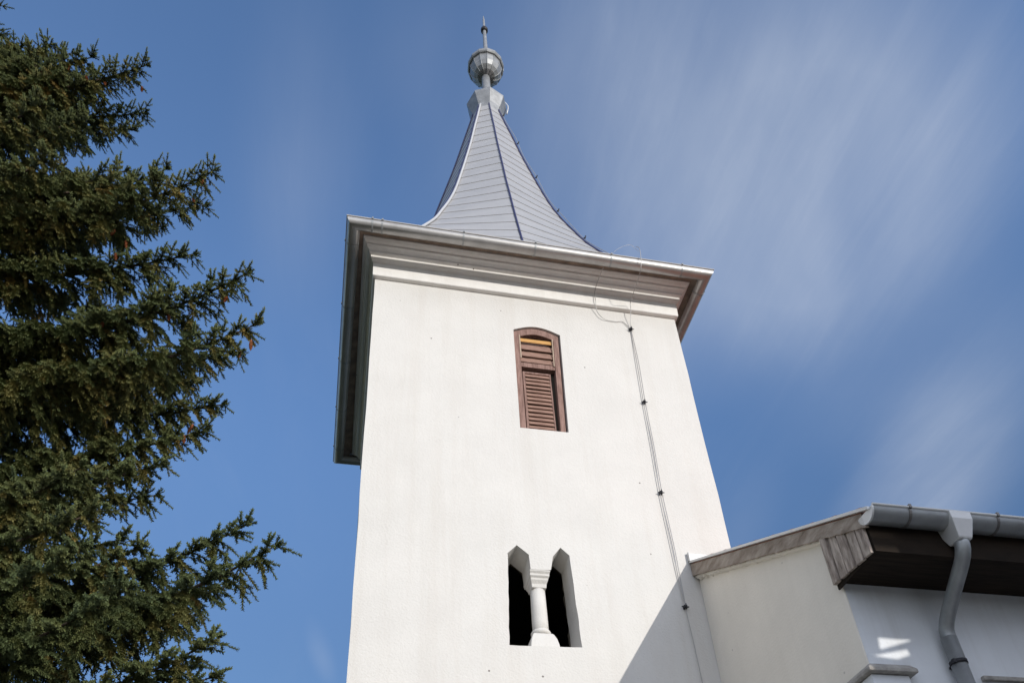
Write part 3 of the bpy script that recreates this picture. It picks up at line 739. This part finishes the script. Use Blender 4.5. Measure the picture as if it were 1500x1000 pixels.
# ------------------------------------------------------------------ spruce
TX, TY = -9.2, -.6
def px_ray(u, v):
    return (rt*(u-750-SX)/F_PX + up*(500+SY-v)/F_PX + f)
def tip_at(u, v, phi):
    """point of the sight line that lies over the azimuth phi of the trunk"""
    d = px_ray(u, v); n = Vector((-math.sin(R(phi)), math.cos(R(phi)), 0)); o = Vector((TX, TY, 0))
    t = n.dot(o-CAM)/n.dot(d); return CAM + d*t
def env(z):                                         # crown radius with height
    return float(np.interp(z, [1.5, 4, 7, 9.5, 12.5, 15.5, 17.3, 18.6], [5.6, 6.1, 6.1, 5.6, 4.6, 3.0, 1.2, .1]))
TOP = 18.2
class Tree:
    def __init__(self, seed):
        self.r = random.Random(seed); self.shoots = []; self.tone = []; self.limbs = []
    def shoot(self, p, d, l, tone): self.shoots.append((p.x, p.y, p.z, d.x, d.y, d.z, l)); self.tone.append(tone)
    def twig(self, p0, d0, length, droop, tone, dens, level=0):
        """a side twig with its shoots; returns nothing"""
        r = self.r; n = max(2, int(length/.066)); p = p0.copy(); d = d0.normalized(); pts = [p.copy()]
        for i in range(n):
            t = i/n
            d = (d + Vector((0, 0, -droop*(.5+t)*.16)) + Vector((r.gauss(0, .05), r.gauss(0, .05), r.gauss(0, .04)))).normalized()
            q = p + d*(length/n)
            sd = d.cross(Vector((0, 0, 1)));
            if sd.length < .1: sd = Vector((1, 0, 0))
            sd.normalize(); un = sd.cross(d)
            tn = tone + r.gauss(0, .10)
            self.shoot(p, d, length/n*1.25, tn)
            for s in (-1, 1):
                if r.random() < dens:
                    a = r.uniform(.5, .95)
                    dd = (d*math.cos(a) + (sd*s*.9 + un*r.uniform(-.5, .35))*math.sin(a) + Vector((0, 0, -.12*droop))).normalized()
                    L_ = r.uniform(.055, .10)
                    if level == 0 and length > .35 and r.random() < .55 and t < .85:
                        self.twig(p, dd, r.uniform(.10, .22)*(1-.4*t), droop, tn, dens*.8, 1)
                    else: self.shoot(p, dd, L_, tn)
            p = q; pts.append(p.copy())
        self.shoot(p, d, r.uniform(.07, .11), tone-.1)
        if level == 0 and length > .3: self.limbs.append((pts, [.006, .003]))
    def branch(self, base, tip, sag, seed_tone, dens=1.0, spread=1.0, hang=1.0):
        r = self.r; L_ = (tip-base).length; n = max(6, int(L_/.15)); pts = []
        hd = Vector((tip.x-base.x, tip.y-base.y, 0)).normalized(); sd = Vector((-hd.y, hd.x, 0))
        w1, w2 = r.uniform(-.06, .06)*L_, r.uniform(2, 5)
        for i in range(n+1):
            t = i/n
            p = base.lerp(tip, t) + Vector((0, 0, -sag*L_*(4*t*(1-t))*(.6+.8*t))) + sd*w1*math.sin(t*w2)*t*(1-t)*3
            pts.append(p)
        self.limbs.append((pts, [.022+.0095*L_, .006]))
        for i in range(1, n+1):
            t = i/n
            if t < .14: continue
            p = pts[i]; d = (pts[i]-pts[i-1]).normalized()
            s_ = d.cross(Vector((0, 0, 1))).normalized()
            self.shoot(pts[i-1], d, .18, seed_tone-.1*t)
            rem = (1-t)*L_
            for s in (-1, 1):
                for rep in range(2 if dens > .8 else 1):
                    if r.random() > 1.0*dens: continue
                    ll = min(.20 + rem*.26, .72)*r.uniform(.55, 1.1)*spread
                    a = r.uniform(.65, 1.1)
                    dd = d*math.cos(a) + s_*s*math.sin(a) + Vector((0, 0, r.uniform(-.15, .22)))
                    q = pts[i-1].lerp(pts[i], r.random())
                    self.twig(q, dd, ll, r.uniform(.7, 2.2)*hang, seed_tone + .22*(1-t) + r.gauss(0, .07), .9)
            for _h in range(2 if r.random() < .65*dens and rem > .12 else 0):       # hanging curtain twigs
                q = pts[i]; dd = Vector((r.uniform(-.4, .4), r.uniform(-.4, .4), -1)) + d*.5
                self.twig(q, dd, r.uniform(.22, .66)*min(1, .4+rem*.5), .6, seed_tone + .28 + r.gauss(0, .12), .85)
            if t > .5:
                for k in range(8):
                    a = r.uniform(.3, .8); ph = r.uniform(0, 6.28)
                    dd = d*math.cos(a) + (s_*math.cos(ph) + s_.cross(d)*math.sin(ph))*math.sin(a) + Vector((0, 0, .15))
                    self.shoot(pts[i], dd.normalized(), r.uniform(.06, .11), seed_tone-.15)
T = Tree(11)
# limbs whose tips show against the sky: (u, v of the tip in the photograph, azimuth, rise of the foot above the tip, sag)
EDGE = [(214, 96, -16, .10), (172, 112, -5, .08), (135, 84, -20, .09), (105, 78, -10, .08), (74, 66, -25, .08), (30, 70, -15, .06),
        (212, 165, -4, .09), (128, 175, -18, .08), (118, 205, -2, .07), (70, 150, -28, .06), (195, 190, 5, .06), (183, 250, -12, .10), (243, 248, -14, .11), (314, 250, -16, .12), (300, 300, -4, .09), (283, 372, -8, .06), (200, 270, 0, .08),
        (362, 400, -14, .12), (256, 440, -10, .09), (377, 474, -13, .12), (352, 515, -2, .10), (325, 592, 2, .07), (300, 630, -6, .07), (290, 560, 8, .07),
        (236, 680, -10, .08), (150, 745, -18, .08), (120, 800, -24, .08), (175, 790, -2, .07), (190, 860, -22, .08), (228, 725, 0, .06), (362, 768, -10, .10), (403, 799, -13, .10), (330, 860, 0, .06), (205, 800, -14, .08), (318, 935, -12, .08), (285, 975, 0, .08), (312, 990, -6, .08), (260, 1030, -10, .08), (390, 1120, -10, .10), (330, 1080, 5, .1)]
for (u, v, ph, sag) in EDGE:
    tip = tip_at(u, v, ph); L_ = math.hypot(tip.x-TX, tip.y-TY)
    base = Vector((TX, TY, min(TOP-.6, tip.z - .10*L_)))
    T.branch(base, tip, sag, T.r.uniform(.12, .34))
    if T.r.random() < .6: T.branch(base + Vector((0, 0, -.15)), base.lerp(tip, .62) + Vector((T.r.uniform(-.3, .3), T.r.uniform(-.3, .3), T.r.uniform(-.45, -.1))), sag, T.r.uniform(.25, .6), spread=.9)
# the rest of the crown
OUT = [(-900, -60), (0, -80), (60, -40), (90, 40), (120, 120), (190, 115), (235, 85), (280, 190), (350, 210), (385, 150), (425, 100), (480, 210), (560, 215), (620, 165), (680, 130), (700, 120), (755, 80), (800, 190), (870, 170), (920, 60), (960, 170), (1000, 190), (1200, 270), (3000, 300)]
def inside(p):
    d = p-CAM; w = d.dot(f)
    if w <= 0: return True
    u = 750+SX+F_PX*d.dot(rt)/w; v = 500+SY-F_PX*d.dot(up)/w
    return u < np.interp(v, [q[0] for q in OUT], [q[1] for q in OUT])
z = 1.8; k = 0
while z < TOP-.5:
    k += 1; ph = (k*137.5 + T.r.uniform(-15, 15)) % 360
    vis = abs(((ph-41+180) % 360)-180)                  # angle from the silhouette seen by the camera
    rr = env(z)*T.r.uniform(.82, 1.02)
    near = vis < 125
    tip = Vector((TX+rr*math.cos(R(ph)), TY+rr*math.sin(R(ph)), z + T.r.uniform(-.2, .3)))
    base = Vector((TX, TY, min(TOP-.1, z + T.r.uniform(-.1, .5) + (.0 if z < 14 else -.4))))
    for _ in range(14):                                 # keep the gaps of sky between the tiers open
        if all(inside(base.lerp(tip, q)) for q in (.6, .75, .9, 1.0)): break
        tip = base.lerp(tip, .93)
    else: near = None
    if near is not None and (z > 5 or near):
        T.branch(base, tip, T.r.uniform(.05, .11), T.r.uniform(.15, .6), dens=1.0 if near else .55)
    z += .33 if z > 5 else .42
for k in range(9):
    T.twig(Vector((TX, TY, TOP-1.2+k*.14)), Vector((math.cos(k*2.4), math.sin(k*2.4), .6)), .5-.04*k, -.2, .1, .9)

spruce = empty('spruce_tree', (TX, TY, 0), 'tall dark green spruce with drooping cone-bearing branches left of the tower', 'tree')
bm = bmesh.new()
rt_ = random.Random(2)
prof = [(.62, 0), (.44, .3), (.38, 1), (.34, 4), (.28, 8), (.20, 12), (.10, 16.5), (.05, 17.8), (.02, TOP)]
tube(bm, [(TX+rt_.uniform(-.03, .03), TY+rt_.uniform(-.03, .03), z_) for _, z_ in prof], [q[0] for q in prof], 16)
link('trunk', bm, M['bark'], spruce, origin=(TX, TY, 0))
# limbs in one mesh
bm = bmesh.new()
for pts, (ra, rb_) in T.limbs:
    n = len(pts); step = 1 if n < 12 else 2
    P = pts[::step]
    if P[-1] is not pts[-1]: P = P + [pts[-1]]
    tube(bm, P, [ra+(rb_-ra)*i/(len(P)-1) for i in range(len(P))], 5 if ra > .02 else 3, caps=False)
link('limbs', bm, M['bark'], spruce, origin=(TX, TY, 0))
# needles: every shoot is a little brush of flat needles round a stem
def build_crown(T, name, parent, NN=16, seed=1):
    S = np.array(T.shoots, dtype=np.float64); tone = np.clip(np.array(T.tone), 0, 1)
    n = len(S); rg = np.random.default_rng(seed)
    P = S[:, :3] - np.array([TX, TY, 0]); D = S[:, 3:6]; Ln = S[:, 6]
    D = D/np.linalg.norm(D, axis=1, keepdims=True)
    ref = np.where(np.abs(D[:, 2:3]) < .9, np.array([[0, 0, 1.]]), np.array([[1., 0, 0]]))
    A = np.cross(D, ref); A /= np.linalg.norm(A, axis=1, keepdims=True); B = np.cross(D, A)
    V = []; tn = []
    for k in range(NN):
        t = (k+.5)/NN + rg.uniform(-.03, .03, n)
        ang = k*2.39996 + rg.uniform(-.4, .4, n)
        rad = (A*np.cos(ang)[:, None] + B*np.sin(ang)[:, None])
        tang = (-A*np.sin(ang)[:, None] + B*np.cos(ang)[:, None])
        nl = rg.uniform(.022, .031, n)*(1-.35*np.abs(t-.4)) 
        w = .0078
        root = P + D*(Ln*t)[:, None]
        dirn = rad*.86 + D*.50
        tipp = root + dirn*nl[:, None]
        V.append(np.stack([root - tang*w - D*.001, root + tang*w, tipp + tang*w*.55, tipp - tang*w*.35], axis=1))
    V = np.stack(V, axis=1).reshape(-1, 3)            # n*NN*4
    nq = n*NN
    # stems: three-sided spindles
    sv = []
    for q in range(3):
        a = q*2.0944
        sv.append(P + (A*math.cos(a)+B*math.sin(a))*.0065)
    for q in range(3):
        a = q*2.0944
        sv.append(P + D*Ln[:, None] + (A*math.cos(a)+B*math.sin(a))*.003)
    SV = np.stack(sv, axis=1).reshape(-1, 3)
    allv = np.concatenate([V, SV]).astype(np.float32)
    fq = np.arange(nq*4, dtype=np.int32)
    base = nq*4 + np.arange(n, dtype=np.int32)[:, None]*6
    fs = np.concatenate([base+np.array([[a, b, c, d]]) for a, b, c, d in ((0, 1, 4, 3), (1, 2, 5, 4), (2, 0, 3, 5))], axis=1).reshape(-1).astype(np.int32)
    loops = np.concatenate([fq, fs]); nf = len(loops)//4
    me = bpy.data.meshes.new(name)
    me.vertices.add(len(allv)); me.vertices.foreach_set('co', allv.ravel())
    me.loops.add(len(loops)); me.loops.foreach_set('vertex_index', loops)
    me.polygons.add(nf); me.polygons.foreach_set('loop_start', np.arange(nf, dtype=np.int32)*4)
    try: me.polygons.foreach_set('loop_total', np.full(nf, 4, dtype=np.int32))
    except Exception: pass
    me.update()
    at = me.attributes.new('tone', 'FLOAT', 'POINT')
    at.data.foreach_set('value', np.concatenate([np.repeat(tone, NN*4), np.repeat(np.clip(tone+.1, 0, 1), 6)]).astype(np.float32))
    me.materials.append(M['needles'])
    o = bpy.data.objects.new(name, me); col.objects.link(o); o.parent = parent
    print('SHOOTS', n)
    return o
build_crown(T, 'crown', spruce)
# cones hanging near the branch tips
CONES = [(106, 98), (126, 108), (152, 122), (60, 104), (168, 338), (186, 355), (170, 372), (300, 262), (285, 292), (335, 440), (357, 510), (365, 498), (250, 458), (205, 140), (270, 632), (286, 620), (150, 470)]
SH = np.array([q[:3] for q in T.shoots]) - np.array(CAM); W_ = SH @ np.array(f)
SU = 750+SX+F_PX*(SH @ np.array(rt))/W_; SV = 500+SY-F_PX*(SH @ np.array(up))/W_
for i, (u, v) in enumerate(CONES):
    dd = np.hypot(SU-u, SV-v) + W_*.9 + (W_ < 0)*1e6; j_ = int(np.argmin(dd)); q_ = T.shoots[j_]
    c = Vector(q_[:3]) + (CAM-Vector(q_[:3])).normalized()*.04
    bm = bmesh.new(); rc = random.Random(i); n = 9
    ln_ = rc.uniform(.10, .14); tilt = Vector((rc.uniform(-.35, .35), rc.uniform(-.35, .35), -1)).normalized()
    sx = tilt.cross(Vector((0, 1, 0))).normalized(); sy = tilt.cross(sx)
    for j in range(n+1):                             # overlapping whorls of scales
        t = j/n; rr = .021*math.sin(math.pi*(.12+.85*t))**.6
        c0 = c + tilt*ln_*t
        ra = [c0 + (sx*math.cos(a)+sy*math.sin(a))*rr*(1.15 if q % 2 else .9) for q, a in enumerate([2*math.pi*q_/10 + j*.31 for q_ in range(10)])]
        rb2 = [c0 - tilt*ln_/n*1.2 + (sx*math.cos(a)+sy*math.sin(a))*rr*.6 for a in [2*math.pi*q_/10 + j*.31 for q_ in range(10)]]
        loft(bm, [rb2, ra], True, True, True)
    link('cone', bm, M['cone'], spruce)

# ------------------------------------------------------------------ unseen sun blocker, added to keep the sun off the hall front
blocker = empty('sun_blocker', (14, -9, 0), 'unseen timber blocker with slots, added to shade the church hall front', 'blocker')
def blocker_wall(y, holes, top, nm='wall'):
    bm = bmesh.new()
    wall_with_holes(bm, [(3.98, 0), (24, 0), (24, top), (3.98, top)], holes, y, [.06]*len(holes))
    wall_with_holes(bm, [(3.98, 0), (24, 0), (24, top), (3.98, top)], holes, y+.06, [.0001]*len(holes))
    return link(nm, bm, M['oldwood'], blocker)
def light_slot(pts):                                      # slots shaped to throw set patches of light on the hall front
    k = (NY+7.0)/1.0
    return [(x+.50*k, z_+.24*k) for x, z_ in pts]
light_slots = [light_slot([(2.06, 4.96), (2.08, 5.095), (2.25, 5.09), (2.46, 5.09), (2.25, 5.02)]), light_slot([(1.95, 4.895), (2.06, 4.92), (2.36, 4.99), (2.37, 4.93), (2.2, 4.87)])]
blocker_wall(-7.0, light_slots, 6.70)
blocker_wall(-10.8, [[(4.3, 5.9), (11.5, 5.9), (11.5, 7.45), (4.3, 7.45)]], 7.56)
bm = bmesh.new(); prism(bm, [(-6.85, 6.70), (-6.85, 6.85), (-11.1, 7.80), (-11.1, 7.66)], 0, 3.9, 24.3); link('roof', bm, M['tile'], blocker)
bm = bmesh.new(); box(bm, (23.94, -10.74, 0), (24, -6.94, 6.6)); link('wall', bm, M['oldwood'], blocker)
